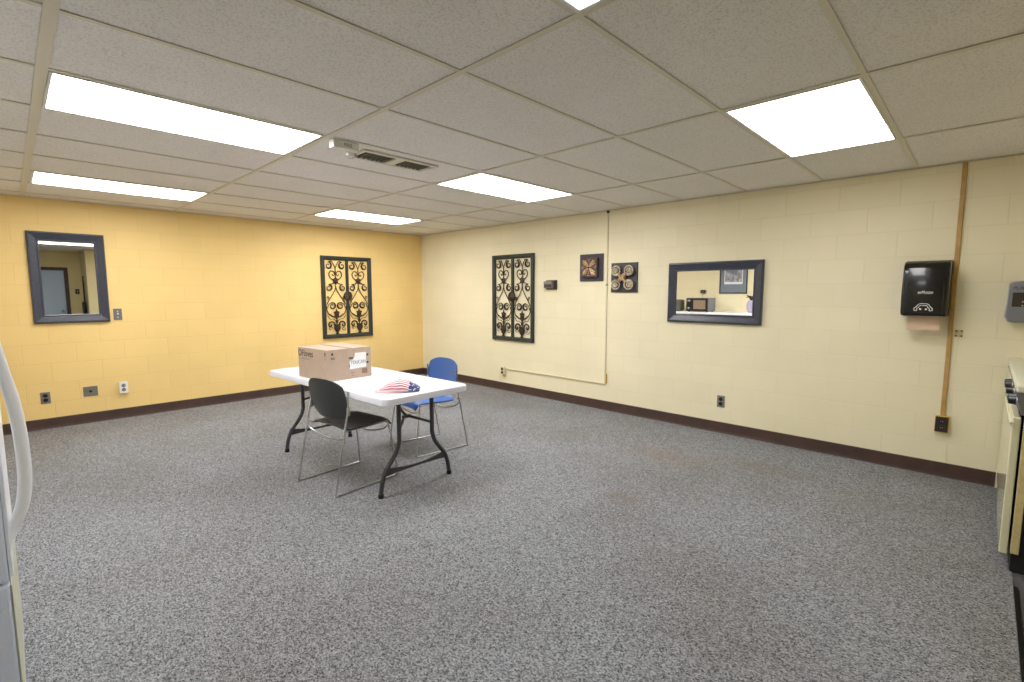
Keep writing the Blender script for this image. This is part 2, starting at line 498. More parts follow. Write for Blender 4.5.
# suspended grid: every bar is a flat flange with a web up to the tiles
G = 0.6096
X3, Y0 = -1.0138, -0.2784
GX = [X3 - 2 * G * k - (.018 if k == 3 else 0) for k in range(0, 4)]        # lines running along y
GYS = [Y0 - G * j for j in range(0, 14)]
gb = MB()
def tbar_y(x, w):
    gb.box(x - w / 2, x + w / 2, YB, 0, CEIL, CEIL + .0025); gb.box(x - .001, x + .001, YB, 0, CEIL + .0025, CEIL + .0055)
def tbar_x(y, w):
    gb.box(XL, 0, y - w / 2, y + w / 2, CEIL + .0005, CEIL + .003); gb.box(XL, 0, y - .001, y + .001, CEIL + .003, CEIL + .0055)
for x in GX: tbar_y(x, .03 if abs(x - GX[3]) > .01 else .04)
for y in GYS: tbar_x(y, .024)
gb.box(XL, 0, -.022, 0, CEIL - .001, CEIL + .002); gb.box(-.022, 0, YK, 0, CEIL - .001, CEIL + .002); gb.box(XL, XL + .022, YB, 0, CEIL - .001, CEIL + .002)
gb.box(XK, 0, YK, YK + .022, CEIL - .001, CEIL + .002)
struct(gb.build('trim_2', M['grid']), 'cream ceiling grid bars')

def baseboard(nm, a, b, side):
    m = MB()
    prof = [(0, 0), (.014, 0), (.010, .012), (.008, .03), (.006, .104), (.003, .108), (0, .108)]
    if side == 'back': m.prism([(-p[0], p[1]) for p in prof], a, b, 'x')
    if side == 'right':
        m.prism([(-p[0], p[1]) for p in prof], a, b, 'y')
    if side == 'left':
        m.prism([(XL + p[0], p[1]) for p in prof], a, b, 'y')
    return struct(m.build('baseboard_' + side, M['base']), 'dark brown rubber baseboard')
baseboard('', XL, 0, 'back'); baseboard('', -6.955, -.014, 'right'); baseboard('', YB, -3.75, 'left')
struct(MB().box(-.02, 0, -6.966, -6.955, 0, .2, .002).build('trim_3', M['conduit']), 'cream end strip of the baseboard')

# door seen in the left mirror
d1 = MB().box(-4.82, -3.91, YB - .06, YB - .015, .01, 1.89, .003).build('door_1', M['door']); struct(d1, 'blue grey flush door')
k = MB().lathe([(.012, 0), (.012, .04), (.028, .05), (.03, .07), (.018, .085)], 16, (-3.98, YB - .015, .95), 'y').build('door_knob', M['steel'], d1, True)
fm = MB(); fm.box(-4.90, -4.82, YB - .08, YB + .02, 0, 1.96); fm.box(-3.91, -3.84, YB - .08, YB + .02, 0, 1.96); fm.box(-4.82, -3.91, YB - .08, YB + .02, 1.89, 1.96)
struct(fm.build('trim_4', M['base']), 'dark brown door frame')

# ------------------------------------------------------------------ ceiling lights
def light(col, row, label, dim=None):
    """col: left bar index in GX counted from the left (0..2); row j .. j+1"""
    x0 = X3 - 2 * G * (3 - col) - ((.012 if row == 5 else 0) if col == 0 else 0); x1 = x0 + 2 * G
    y0 = Y0 - G * (row + 1); y1 = Y0 - G * row
    cx, cy = (x0 + x1) / 2, (y0 + y1) / 2
    t = thing('ceiling_light', label, 'ceiling light', (cx, cy, CEIL), 0, 'fluorescent ceiling lights')
    w, h = x1 - x0 - .032, y1 - y0 - .026
    f = MB(); f.frame(w, h, [(0, 0), (0, .004), (.012, .003), (.016, -.006), (.0, -.006)])
    ob = f.build('light_frame', M['lampframe'], t); ob.rotation_euler = (PI / 2, 0, 0)
    # prismatic lens: a shallow pan of acrylic
    g = MB(); g.box(-w / 2 + .016, w / 2 - .016, -h / 2 + .016, h / 2 - .016, -.001, .007, .001)
    g.build('diffuser', M[dim or 'lamp'], t)
    return t
light(0, 5, 'lit ceiling light panel at left, the larger one, above the yellow wall side')
light(0, 1, 'lit ceiling light panel nearest the yellow wall above the portrait mirror', 'lamp_soft')
light(2, 5, 'lit ceiling light panel right of the air vent, between vent and cream wall')
light(2, 1, 'lit ceiling light panel close to the corner of the yellow and cream walls')
light(2, 9, 'large lit ceiling light panel at right above the landscape mirror', 'lamp_mid')
light(0, 9, 'ceiling light cut off by the top edge, only a corner showing', 'lamp_dim')

# ------------------------------------------------------------------ air vent
t = thing('air_vent', 'dark louvred air vent in ceiling tile beside the fire alarm', 'vent', (-2.87, -3.73, CEIL + .0055))
vw, vh = .60, .225
MB().frame(vw, vh, [(0, 0), (0, .012), (.02, .016), (.03, .010), (.03, 0)]).build('vent_frame', M['grid'], t).rotation_euler = (PI / 2, 0, 0)
MB().box(-vw / 2 + .03, vw / 2 - .03, -vh / 2 + .03, vh / 2 - .03, -.003, -.001).build('backing', M['ventdark'], t)
MB().box(-.035, .035, -vh / 2 + .03, vh / 2 - .03, -.012, -.003).build('divider', M['grid'], t)
for i in range(12):
    x = -.255 + .02 + (i % 6) * .034 + (0 if i < 6 else .305)
    m = MB(); m.prism([(x - .006, -.004), (x - .003, -.004), (x + .002, -.013), (x - .001, -.014)], -vh / 2 + .03, vh / 2 - .03, 'y')
    m.build('slat', M['ventslat'], t)
# fire alarm
t = thing('fire_alarm', 'white fire alarm horn with clear strobe on ceiling beside the vent', 'alarm', (-3.33, -3.86, CEIL + .0055))
MB().box(-.085, .085, -.05, .01, -.050, 0, .006).build('alarm_body', M['whitepl'], t, bevel=0)
MB().lathe([(.034, 0), (.036, -.010), (.032, -.026), (.018, -.036), (.004, -.038)], 20, (.125, .135, -.012)).build('strobe_lens', M['clear'], t, True)
MB().lathe([(.042, 0), (.042, -.010), (.036, -.014)], 20, (.125, .135, 0)).build('strobe_base', M['whitepl'], t, True)
text_obj('FIRE', .030, 'lettering', M['ink2'], t, (.01, -.0505, -.026), (PI / 2, 0, 0))

# ------------------------------------------------------------------ mirrors
def wall_mirror(label, loc, rz, w, h):
    t = thing('wall_mirror', label, 'mirror', loc, rz, 'framed mirrors')
    f = MB(); f.frame(w, h, [(0, 0), (0, .022), (.006, .034), (.016, .036), (.022, .031), (.070, .016), (.076, .020), (.083, .020), (.088, .009), (.088, 0)])
    f.build('mirror_frame', M['mframe'], t)
    MB().box(-w / 2 + .084, w / 2 - .084, -.008, -.003, -h / 2 + .084, h / 2 - .084).build('mirror_glass', M['mirror'], t)
    return t
wall_mirror('portrait mirror in dark slate frame on the yellow wall', (-4.398, 0, 1.538), 0, .595, .92)
wall_mirror('landscape mirror in dark slate frame on the cream wall', (0, -4.875, 1.390), RIGHT, .925, .608)

# ------------------------------------------------------------------ wrought iron wall panels
def spiral(cx, cz, r0, turns, start, sgn, n=26, y=0, r1=.15):
    pts = []
    for i in range(n + 1):
        f = i / n
        r = r0 * (1 - f * (1 - r1)); a = start + sgn * f * turns * 2 * PI
        pts.append((cx + r * math.cos(a), y, cz + r * math.sin(a)))
    return pts
def smooth_curve(P, n=8):
    P = [Vector(p) for p in P]; out = []
    Q = [P[0]] + P + [P[-1]]
    for i in range(1, len(Q) - 2):
        p0, p1, p2, p3 = Q[i - 1:i + 3]
        for k in range(n):
            s = k / n
            out.append(0.5 * ((2 * p1) + (-p0 + p2) * s + (2 * p0 - 5 * p1 + 4 * p2 - p3) * s * s + (-p0 + 3 * p1 - 3 * p2 + p3) * s ** 3))
    out.append(P[-1]); return out
def leaf(m, cx, cz, w, h, y=-.014):
    """pointed three-lobed cast leaf"""
    pts = [(0, h * .62), (w * .16, h * .30), (w * .5, h * .22), (w * .34, -.02 * h), (w * .42, -.3 * h), (w * .12, -.25 * h), (0, -h * .45),
           (-w * .12, -.25 * h), (-w * .42, -.3 * h), (-w * .34, -.02 * h), (-w * .5, h * .22), (-w * .16, h * .30)]
    bm = m.bm
    c0 = bm.verts.new((cx, y - .010, cz)); c1 = bm.verts.new((cx, y + .004, cz))
    ring = [bm.verts.new((cx + a, y, cz + b)) for a, b in pts]
    for i in range(len(ring)):
        bm.faces.new((ring[i], ring[(i + 1) % len(ring)], c0)); bm.faces.new((ring[(i + 1) % len(ring)], ring[i], c1))
def wall_gate(label, loc, rz):
    W, H = .785, 1.185
    t = thing('wrought_iron_panel', label, 'wall decoration', loc, rz, 'wrought iron wall panels')
    f = MB(); f.frame(W, H, [(0, .002), (0, .030), (.008, .038), (.040, .034), (.050, .026), (.056, .022), (.056, .002)])
    f.build('panel_frame', M['iron'], t)
    MB().box(-.020, .020, -.030, -.004, -H / 2 + .05, H / 2 - .05, .005).build('centre_stile', M['iron'], t)
    md = MB(); md.lathe([(.068, -.028), (.068, -.036), (.060, -.042), (.052, -.040), (.040, -.046), (.02, -.050), (.006, -.052)], 24, (0, 0, .02), 'y')
    for k in range(12):
        a = 2 * PI * k / 12
        md.tube([(.018 * math.cos(a), -.050, .02 + .018 * math.sin(a)), (.056 * math.cos(a), -.042, .02 + .056 * math.sin(a))], .004, 5)
    md.build('medallion', M['scroll'], t, True)
    hw = (W / 2 - .056 - .020) / 2        # half the width of one leaf
    Hh = H - .112
    for s in (-1, 1):
        cx = s * (.020 + hw)
        z = lambda q: -Hh / 2 + q * Hh
        m = MB(); yy = -.014
        R = .0068
        T = lambda P, r=R: m.tube([(cx + p[0], yy, p[2]) for p in P], r, 6)
        for d in (-1, 1):
            def curl(x, q, r, turn=1.15, thick=.013):
                # open volute with a fat leafy back
                m.tube([(cx + p[0], yy, p[2]) for p in spiral(x, z(q), r, turn, PI / 2, d, 26, 0, .30)], [.006 + (thick - .006) * math.sin(PI * min(1, i_ / 16)) for i_ in range(27)], 6)
            T(smooth_curve([(0, 0, z(.80)), (0, 0, z(.88)), (d * .015, 0, z(.925)), (d * .035, 0, z(.96)), (d * .05, 0, z(.985))]), .006)
            curl(d * .103, .925, .052); T(smooth_curve([(d * .103, 0, z(.925) + .052), (d * .07, 0, z(.982)), (d * .045, 0, z(.975))]), .006)
            # heart
            T(smooth_curve([(0, 0, z(.705)), (d * .040, 0, z(.735)), (d * .085, 0, z(.775)), (d * .095, 0, z(.82)), (d * .065, 0, z(.855)), (d * .022, 0, z(.84)), (d * .016, 0, z(.805)), (d * .038, 0, z(.795)), (d * .048, 0, z(.812))]), .0062)
            # side curls
            curl(d * .106, .63, .050); T(smooth_curve([(d * .106, 0, z(.63) + .05), (d * .06, 0, z(.685)), (0, 0, z(.705))]), .005)
            # diverging bars down to the frame, then round the bowl
            T(smooth_curve([(0, 0, z(.68)), (d * .006, 0, z(.62)), (d * .045, 0, z(.55)), (d * .10, 0, z(.475)), (d * .145, 0, z(.40))]), .0065)
            T(smooth_curve([(d * .150, 0, z(.385)), (d * .145, 0, z(.33)), (d * .115, 0, z(.275)), (d * .06, 0, z(.24)), (0, 0, z(.232))]), .0065)
            T(spiral(d * .128, z(.50), .024, 1.0, -PI / 2, -d, 16), .005)
            # pair of volutes in the bowl
            curl(d * .062, .385, .052)
            T(smooth_curve([(d * .062, 0, z(.385) + .052), (d * .12, 0, z(.40)), (d * .135, 0, z(.35))]), .005)
            # branches over the urn
            T(smooth_curve([(0, 0, z(.17)), (d * .05, 0, z(.205)), (d * .10, 0, z(.21)), (d * .14, 0, z(.26))]), .004)
            T(smooth_curve([(0, 0, z(.20)), (d * .05, 0, z(.245)), (d * .13, 0, z(.29))]), .004)
            T(smooth_curve([(d * .03, 0, z(.105)), (d * .04, 0, z(.15)), (d * .075, 0, z(.172)), (d * .112, 0, z(.160)), (d * .125, 0, z(.13)), (d * .105, 0, z(.105)), (d * .085, 0, z(.115)), (d * .09, 0, z(.135))]), .010)
            T(spiral(d * .10, z(.075), .034, .9, 0, -d, 16), .004)
        T([(0, 0, z(.0)), (0, 0, z(.30))], .008)
        T([(0, 0, z(.66)), (0, 0, z(.80))], .006)
        m.build('scrollwork', M['scroll'], t, True)
        l = MB(); leaf(l, cx, z(.72), .105, .13); leaf(l, cx, z(.275), .10, .14)
        leaf(l, cx, z(.175), .06, .07)
        l.build('cast_leaves', M['scroll'], t)
        u = MB(); u.lathe([(.026, z(.0)), (.028, z(.010)), (.014, z(.022)), (.030, z(.042)), (.050, z(.075)), (.054, z(.10)), (.042, z(.112)), (.056, z(.126)), (.050, z(.134))], 16, (cx, -.02, 0))
        for v in u.bm.verts: v.co.y = -.02 + (v.co.y + .02) * .35
        u.build('urn', M['scroll'], t, True)
    return t
g1 = wall_gate('tall wrought iron scroll panel hanging on the yellow wall', (-1.347, 0, 1.317), 0)
dup(g1, (0, -2.132, 1.312), RIGHT, 'tall wrought iron scroll panel hanging on the cream wall')

# ------------------------------------------------------------------ square plaques
t = thing('wall_plaque', 'square slate plaque with raised bronze square, left of the white conduit', 'plaque', (0, -3.43, 1.682), RIGHT, 'square metal plaques')
MB().box(-.165, .165, -.018, 0, -.160, .160, .003).build('back_plate', M['plaque'], t)
pm = MB(); pm.prism([(-.112, -.112), (.112, -.112), (.112, .112), (-.112, .112)], -.060, -.018, 'y', .004); pm.build('raised_block', M['plaque'], t)
rl = MB()
rl.frame(.216, .216, [(0, .058), (0, .066), (.010, .070), (.020, .066), (.022, .058)])
rl.build('bronze_rim', M['bronze_dark'], t)
rr = MB()
for a in (PI / 4, 3 * PI / 4, 5 * PI / 4, 7 * PI / 4):
    c, s_ = math.cos(a), math.sin(a)
    rr.tube([(.015 * c, -.066, .015 * s_), (.06 * c, -.074, .06 * s_), (.118 * c, -.066, .118 * s_)], [.010, .016, .009], 6)
    for o_ in (-.25, .25):
        c2, s2 = math.cos(a + o_), math.sin(a + o_)
        rr.tube([(.02 * c2, -.066, .02 * s2), (.06 * c2, -.070, .06 * s2), (.105 * c2, -.064, .105 * s2)], [.006, .009, .005], 6)
rr.build('carved_cross', M['bronze'], t, True)
for a in (0, PI / 2, PI, 3 * PI / 2):
    rd = MB()
    c, s_ = math.cos(a), math.sin(a)
    rd.tube([(.03 * c, -.066, .03 * s_), (.095 * c, -.066, .095 * s_)], .005, 6)
    for k_, q in enumerate((.045, .068, .088)):
        w_ = .010 + k_ * .010
        rd.tube([(q * c - w_ * s_, -.066, q * s_ + w_ * c), ((q + .012) * c, -.071, (q + .012) * s_), (q * c + w_ * s_, -.066, q * s_ - w_ * c)], .006, 5)
    rd.build('carved_petal', M['bronze_petal'], t, True)

t = thing('wall_plaque', 'square slate plaque with four scroll rosettes, right of the white conduit', 'plaque', (0, -3.876, 1.557), RIGHT, 'square metal plaques')
MB().box(-.168, .168, -.018, 0, -.166, .166, .003).build('back_plate', M['plaque'], t)
for sx in (-1, 1):
    for sz in (-1, 1):
        m = MB(); cx, cz = sx * .082, sz * .078
        m.tube([(cx + .052 * math.cos(2 * PI * k / 24), -.060, cz + .050 * math.sin(2 * PI * k / 24)) for k in range(24)], .009, 6, closed=True)
        m.tube([(p[0], -.060, p[2]) for p in spiral(cx, cz, .040, 1.6, math.atan2(-sz, -sx), sx * sz, 26)], .007, 6)
        m.tube([(cx + .02 * math.cos(2 * PI * k / 14), -.064, cz + .02 * math.sin(2 * PI * k / 14)) for k in range(14)], .006, 6, closed=True)
        m.tube([(cx, -.060, cz), (cx, -.018, cz)], .008, 6)
        m.build('rosette', M['silverleaf'], t, True)
cm = MB()
for a in (PI / 4, 3 * PI / 4, 5 * PI / 4, 7 * PI / 4):
    c, s_ = math.cos(a), math.sin(a)
    cm.tube([(0, -.062, 0), (.035 * c, -.070, .035 * s_), (.075 * c, -.060, .075 * s_)], [.016, .02, .010], 6)
cm.lathe([(.030, -.018), (.034, -.05), (.034, -.062), (.022, -.074), (.006, -.078)], 8, (0, 0, 0), 'y')
cm.build('centre_boss', M['bronze'], t, True)

# thermostat like box
t = thing('wall_thermostat', 'small dark metal box with silver edge beside iron panel on cream wall', 'thermostat', (0, -2.82, 1.485), RIGHT)
MB().box(-.085, .085, -.022, 0, -.060, .060, .004).build('back_plate', M['brownbox'], t)
MB().box(-.080, .055, -.075, -.022, -.042, .046, .008).build('cover', M['grey_metal'], t)
MB().box(-.078, .053, -.078, -.073, .018, .038, .002).build('silver_strip', M['steel'], t)
MB().box(-.070, .045, -.0775, -.074, -.030, .006, .001).build('face_panel', M['brownbox'], t)

# ------------------------------------------------------------------ sockets, switch, conduits
def socket(label, loc, rz, plate, w=.074, h=.118, kind='duplex', depth=.006, rzm=None, name='wall_outlet', cat='outlet'):
    t = thing(name, label, cat, loc, rz, 'wall outlets and switches')
    MB().box(-w / 2, w / 2, -depth, 0, -h / 2, h / 2, .002).build('cover_plate', plate, t)
    if kind == 'duplex':
        for s in (-1, 1):
            f = MB(); f.lathe([(.019, -depth), (.019, -depth - .003), (.017, -depth - .004)], 18, (0, 0, s * .023), 'y')
            f.build('receptacle', rzm or M['black'], t, True)
        MB().lathe([(.004, -depth), (.003, -depth - .002)], 8, (0, 0, 0), 'y').build('screw', M['steel'], t)
    if kind == 'toggle':
        MB().box(-.006, .006, -depth - .012, -depth, -.002, .016, .002).build('toggle', M['whitepl'], t)
        for s in (-1, 1): MB().lathe([(.006, -depth), (.005, -depth - .002)], 8, (0, 0, s * .034), 'y').build('screw', M['whitepl'], t)
    if kind == 'blank':
        MB().lathe([(.012, -depth), (.012, -depth - .004), (.008, -depth - .006)], 14, (0.0, 0, 0), 'y').build('jack', M['black'], t, True)
        for s in (-1, 1): MB().lathe([(.004, -depth), (.003, -depth - .002)], 8, (s * .04, 0, 0), 'y').build('screw', M['steel'], t)
    return t
socket('dark metal switch plate with white toggle beside the portrait mirror', (-4.033, 0, 1.153), 0, M['grey_metal'], .074, .125, 'toggle', name='light_switch', cat='light switch')
socket('steel duplex outlet on yellow wall, nearest the fridge handle', (-4.664, 0, .322), 0, M['steel'])
socket('wide steel plate with single jack, middle of three yellow wall sockets', (-4.313, 0, .340), 0, M['steel'], .118, .105, 'blank', name='jack_plate')
tw = socket('white surface box outlet on yellow wall, right of the steel jack plate', (-4.037, 0, .345), 0, M['whitepl'], .076, .122, 'duplex', .038, M['midgrey'])
socket('steel duplex outlet low on cream wall under the landscape mirror', (0, -4.997, .316), RIGHT, M['steel'])

t = thing('wall_outlet', 'outlet box at left end of thin white conduit near the corner chair', 'outlet', (0, -1.955, .285), RIGHT, 'wall outlets and switches')
MB().box(-.030, .034, -.045, 0, -.055, .055, .004).build('surface_box', M['conduit'], t)
f = MB()
for s in (-1, 1): f.lathe([(.019, -.045), (.019, -.049)], 16, (-.002, 0, s * .025), 'y')
f.build('receptacle', M['black'], t)
MB().box(-.010, .030, -.030, 0, -.085, -.056, .004).build('brass_clip', M['brass'], t)

t = thing('white_conduit', 'thin cream conduit dropping from ceiling then running left to outlet', 'conduit', (0, -3.646, .31), RIGHT)
MB().box(-.008, .008, -.014, 0, -.008, CEIL - .31, .002).build('vertical_run', M['conduit'], t)
MB().box(-1.655, -.008, -.014, 0, -.006, .009, .002).build('horizontal_run', M['conduit'], t)
MB().box(-.014, .014, -.020, 0, CEIL - .31 - .03, CEIL - .31, .003).build('ceiling_cap', M['brownbox'], t)
MB().box(-.010, .010, -.018, 0, .78 + .38, .80 + .38, .001).build('clip', M['steel'], t)
MB().box(.012, .026, -.020, 0, .015, .125, .003).build('brass_bracket', M['brass'], t)

t = thing('tan_conduit', 'tan conduit from ceiling to dark outlet box, beside the towel dispenser', 'conduit', (0, -6.642, .47), RIGHT)
MB().box(-.014, .014, -.016, 0, 0, CEIL - .47, .003).build('raceway', M['wood'], t)
t = thing('wall_outlet', 'dark brown outlet box at foot of the tan conduit', 'outlet', (0, -6.642, .408), RIGHT, 'wall outlets and switches')
MB().box(-.040, .040, -.040, 0, -.062, .062, .004).build('surface_box', M['brass'], t)
MB().box(-.037, .037, -.046, -.040, -.058, .058, .002).build('cover_plate', M['brownbox'], t)
for s in (-1, 1):
    MB().lathe([(.018, -.046), (.018, -.049)], 16, (0, 0, s * .024), 'y').build('receptacle', M['black'], t)
for s, q in ((-.006, .024), (.006, .024), (-.006, -.024), (.006, -.024)):
    MB().box(s - .0015, s + .0015, -.0505, -.049, q - .005, q + .005).build('slot', M['silverleaf'], t)
t = thing('mounting_plate', 'tiny yellowish plate with four dark screw holes beside tan conduit', 'plate', (0, -6.690, 1.094), RIGHT)
MB().box(-.022, .022, -.004, 0, -.026, .026, .001).build('plate_body', M['enamel2'], t)
for sx in (-1, 1):
    for sz in (-1, 1): MB().lathe([(.006, -.004), (.005, -.006)], 10, (sx * .015, 0, sz * .018), 'y').build('screw', M['black'], t)

# ------------------------------------------------------------------ paper towel dispenser
t = thing('paper_towel_dispenser', 'black paper towel dispenser on the cream wall by the tan conduit', 'dispenser', (0, -6.492, 1.422), RIGHT)
prof = [(0, -.20), (-.045, -.20), (-.205, -.198), (-.222, -.18), (-.226, -.05), (-.222, .10), (-.205, .165), (-.165, .198), (-.06, .205), (0, .205)]
c = MB(); c.prism(prof, -.131, .131, 'x', .012); c.build('cover', M['blackgloss'], t, True, angle=math.radians(35))
c = MB(); c.prism([(-.205, -.186), (-.229, -.17), (-.233, -.05), (-.228, .085), (-.21, .15), (-.19, .16), (-.19, -.18)], -.106, .106, 'x', .006)
c.build('front_panel', M['blackgloss'], t, True, angle=math.radians(35))
MB().box(-.134, .134, -.055, 0, -.205, .208, .006).build('back_case', M['brownbox'], t)
# torn sheet with a serrated edge
sh = []
n = 26
for i in range(n + 1):
    sh.append((-.092 + .184 * i / n, -.310 + (.004 if i % 2 else 0)))
sm = MB(); sm.prism([(-.092, -.19)] + sh + [(.092, -.19)], -.125, -.1235, 'y'); so = sm.build('paper_sheet', M['towel'], t)
text_obj('enMotion', .034, 'lettering', M['whitepl'], t, (.004, -.2335, -.028), (PI / 2, 0, 0), .0008, .3, sx=.64)
ic = MB()
zc = -.145; yc = -.2325
ic.tube([(x, yc, zc + z) for x, z in [(-.050, -.012), (-.052, .002), (-.040, .012), (-.030, .030), (-.018, .036), (.018, .036), (.030, .030), (.040, .012), (.052, .002), (.050, -.012)]], .0024, 5)
ic.tube([(x, yc, zc + z) for x, z in [(-.034, -.014), (-.036, 0), (-.026, .008), (-.020, .022), (.020, .022), (.026, .008), (.036, 0), (.034, -.014)]], .0022, 5)
for s in (-1, 1):
    ic.tube([(s * .052 + s * .002, yc, zc - .010), (s * .040, yc, zc - .016), (s * .034, yc, zc - .012)], .002, 5)
    ic.lathe([(.007, yc + .001), (.006, yc - .003)], 12, (s * .016, 0, zc - .004), 'y')
ic.build('hand_symbol', M['whitepl'], t)

# soap dispenser
t = thing('soap_dispenser', 'grey soap dispenser on cream wall above range at the right edge', 'dispenser', (0, -6.990, 1.328), RIGHT)
sp = [(-.066, .125), (-.052, .140), (0, .146), (.052, .140), (.066, .125), (.068, .0), (.076, -.10), (.060, -.135), (.03, -.142), (-.03, -.142), (-.060, -.135), (-.076, -.10), (-.068, .0)]
m = MB(); m.prism(sp, -.035, 0, 'y', .004); m.build('back_case', M['lightgrey'], t, True, angle=math.radians(35))
m = MB(); m.prism([(x * .93, z * .97) for x, z in sp], -.098, -.035, 'y', .014); m.build('cover', M['midgrey'], t, True, angle=math.radians(35))
MB().box(-.046, .046, -.1005, -.096, -.03, .066, .001).build('sight_window', M['glass_dark'], t)
m = MB(); m.lathe([(.004, -.1005), (.003, -.103)], 8, (.005, 0, .005), 'y'); m.lathe([(.004, -.1005), (.003, -.103)], 8, (.005, 0, -.022), 'y'); m.build('indicator', M['whitepl'], t)
text_obj('PURELL', .030, 'lettering', M['black'], t, (.0, -.0985, .095), (PI / 2, 0, 0), .0008, .3)

# ------------------------------------------------------------------ folding table
TZ = .715
TL, TW = 1.80, .735
t = thing('folding_table', 'white folding table with dark grey wishbone legs', 'table', (-2.912, -3.215, 0), math.radians(2.4))
def rrect(hx, hy, r, n=6):
    P = []
    for cx, cy, a0 in ((hx - r, hy - r, 0), (-hx + r, hy - r, PI / 2), (-hx + r, -hy + r, PI), (hx - r, -hy + r, 3 * PI / 2)):
        for k in range(n + 1):
            a = a0 + PI / 2 * k / n; P.append((cx + r * math.cos(a), cy + r * math.sin(a)))
    return P
def tabletop():
    m = MB(); bm = m.bm
    levels = [(0, TZ - .045, .06), (0, TZ - .012, .06), (.004, TZ - .003, .058), (.012, TZ, .055)]
    inner = [(.018, TZ - .045, .05), (.020, TZ - .02, .05)]
    loops = []
    for ins, z, r in inner[::-1] + levels:
        loops.append([bm.verts.new((x, y, z)) for x, y in rrect(TW / 2 - ins, TL / 2 - ins, r)])
    for A, B in zip(loops, loops[1:]):
        for k in range(len(A)):
            bm.faces.new((A[k], A[(k + 1) % len(A)], B[(k + 1) % len(A)], B[k]))
    bm.faces.new(loops[-1]); bm.faces.new(loops[0][::-1])
    return m
tt = tabletop().build('tabletop', M['table'], t, True, angle=math.radians(30))
MB().box(-TW / 2 + .015, TW / 2 - .015, -.0012, .0012, TZ - .001, TZ + .0006).build('fold_seam', M['seam'], t)
fr = MB()
for s in (-1, 1): fr.tube([(s * (TW / 2 - .06), -TL / 2 + .12, TZ - .034), (s * (TW / 2 - .06), TL / 2 - .12, TZ - .034)], .0125, 8)
fr.tube([(-TW / 2 + .06, -.03, TZ - .034), (TW / 2 - .06, -.03, TZ - .034)], .010, 8)
fr.tube([(-TW / 2 + .06, .03, TZ - .034), (TW / 2 - .06, .03, TZ - .034)], .010, 8)
fr.build('side_rails', M['legs'], t, True)
for s in (-1, 1):
    MB().box(TW / 2 - .003, TW / 2 + .002, s * .30 - .02, s * .30 + .02, TZ - .028, TZ - .016, .001).build('edge_latch', M['legs'], t)
LY = .725
for e in (-1, 1):
    y = e * LY
    for s in (-1, 1):
        pts = smooth_curve([(s * .145, y, TZ - .022), (s * .145, y, .40), (s * .148, y, .355), (s * .17, y, .295), (s * .215, y, .235), (s * .262, y, .175), (s * .288, y, .11), (s * .300, y, .05), (s * .304, y, .012)], 6)
        L_ = MB(); L_.tube(pts, .0155, 10); L_.build('leg', M['legs'], t, True)
        MB().lathe([(.018, 0), (.019, .004), (.019, .026), (.016, .028)], 12, (s * .304, y, 0)).build('foot_cap', M['blackrough'], t, True)
    # flat pressed cross panel between the legs
    b = MB(); n = 12; top = []; bot = []
    for i in range(n + 1):
        f_ = -1 + 2 * i / n
        top.append((f_ * .268, .205 - .035 * (1 - f_ * f_) - .004)); bot.append((f_ * .282, .140 + .010 * (1 - f_ * f_)))
    b.prism(top + bot[::-1], y - .006, y + .006, 'y', .002); b.build('cross_panel', M['legs'], t)
    b = MB(); b.tube([(-.175, y, TZ - .034), (.175, y, TZ - .034)], .012, 8); b.build('hinge_tube', M['legs'], t, True)
    b = MB(); yi = y - e * .11
    b.tube([(-.145, y, .44), (-.02, yi, .492)], .010, 8)
    b.tube([(.145, y, .44), (.02, yi, .492)], .010, 8)
    b.tube([(-.032, yi, .492), (.032, yi, .492)], .013, 8)
    b.tube([(0, yi, .492), (0, y - e * .42, TZ - .05)], .010, 8)
    b.tube([(-.10, y - e * .42, TZ - .042), (.10, y - e * .42, TZ - .042)], .010, 8)
    b.build('folding_brace', M['legs'], t, True)

# ------------------------------------------------------------------ cardboard box
bx = thing('cardboard_box', 'brown cardboard carton with white shipping label on the white table', 'box', (-3.038, -3.044, TZ + .0008), math.radians(5.2))
BW, BD, BH = .392, .43, .243          # x, y, z
MB().box(-BW / 2, BW / 2, -BD / 2, BD / 2, 0, BH, .003).build('carton', M['card'], bx)
# top flaps meet on a line along x... taped
MB().box(-.0015, .0015, -BD / 2 + .004, BD / 2 - .004, BH, BH + .0012).build('flap_gap', M['ink2'], bx)
MB().box(-.024, .024, -BD / 2 - .001, BD / 2 + .001, BH + .0002, BH + .0014).build('packing_tape', M['tape'], bx)
MB().box(-.024, .024, -BD / 2 - .0014, -BD / 2, BH - .06, BH + .0008).build('tape_end', M['tape'], bx)
yf = -BD / 2 - .0012
lb = MB(); lb.prism([(-.004, .075), (.146, .080), (.146, .200), (.046, .202), (.040, .172), (.026, .150), (-.004, .142)], yf, yf + .001, 'y'); lb.build('shipping_label', M['paper'], bx)
text_obj('TOUCAN', .040, 'label_lettering', M['blueink'], bx, (.072, yf - .0006, .126), (PI / 2, 0, 0), .0003, sx=.80)
for (x0, x1, z0, z1) in ((.150, .168, .170, .184), (.150, .168, .108, .124), (-.010, .026, .158, .170), (-.010, -.004, .092, .110), (-.165, -.135, .178, .182), (-.165, -.129, .169, .173)):
    MB().box(x0, x1, yf - .0002, yf + .0008, z0, z1).build('printed_mark', M['ink'], bx)
MB().lathe([(.009, yf + .0008), (.009, yf - .0002)], 14, (-.152, 0, .208), 'y').build('printed_mark', M['ink'], bx)
for (x0, x1, z0, z1) in ((.0, .04, .048, .052), (.008, .03, .040, .043), (.01, .036, .022, .026), (.105, .155, .03, .07), (.0, .05, .222, .225)):
    MB().box(x0, x1, yf + .0002, yf + .001, z0, z1).build('faded_print', M['ink2'], bx)
xf = -BW / 2 - .0008
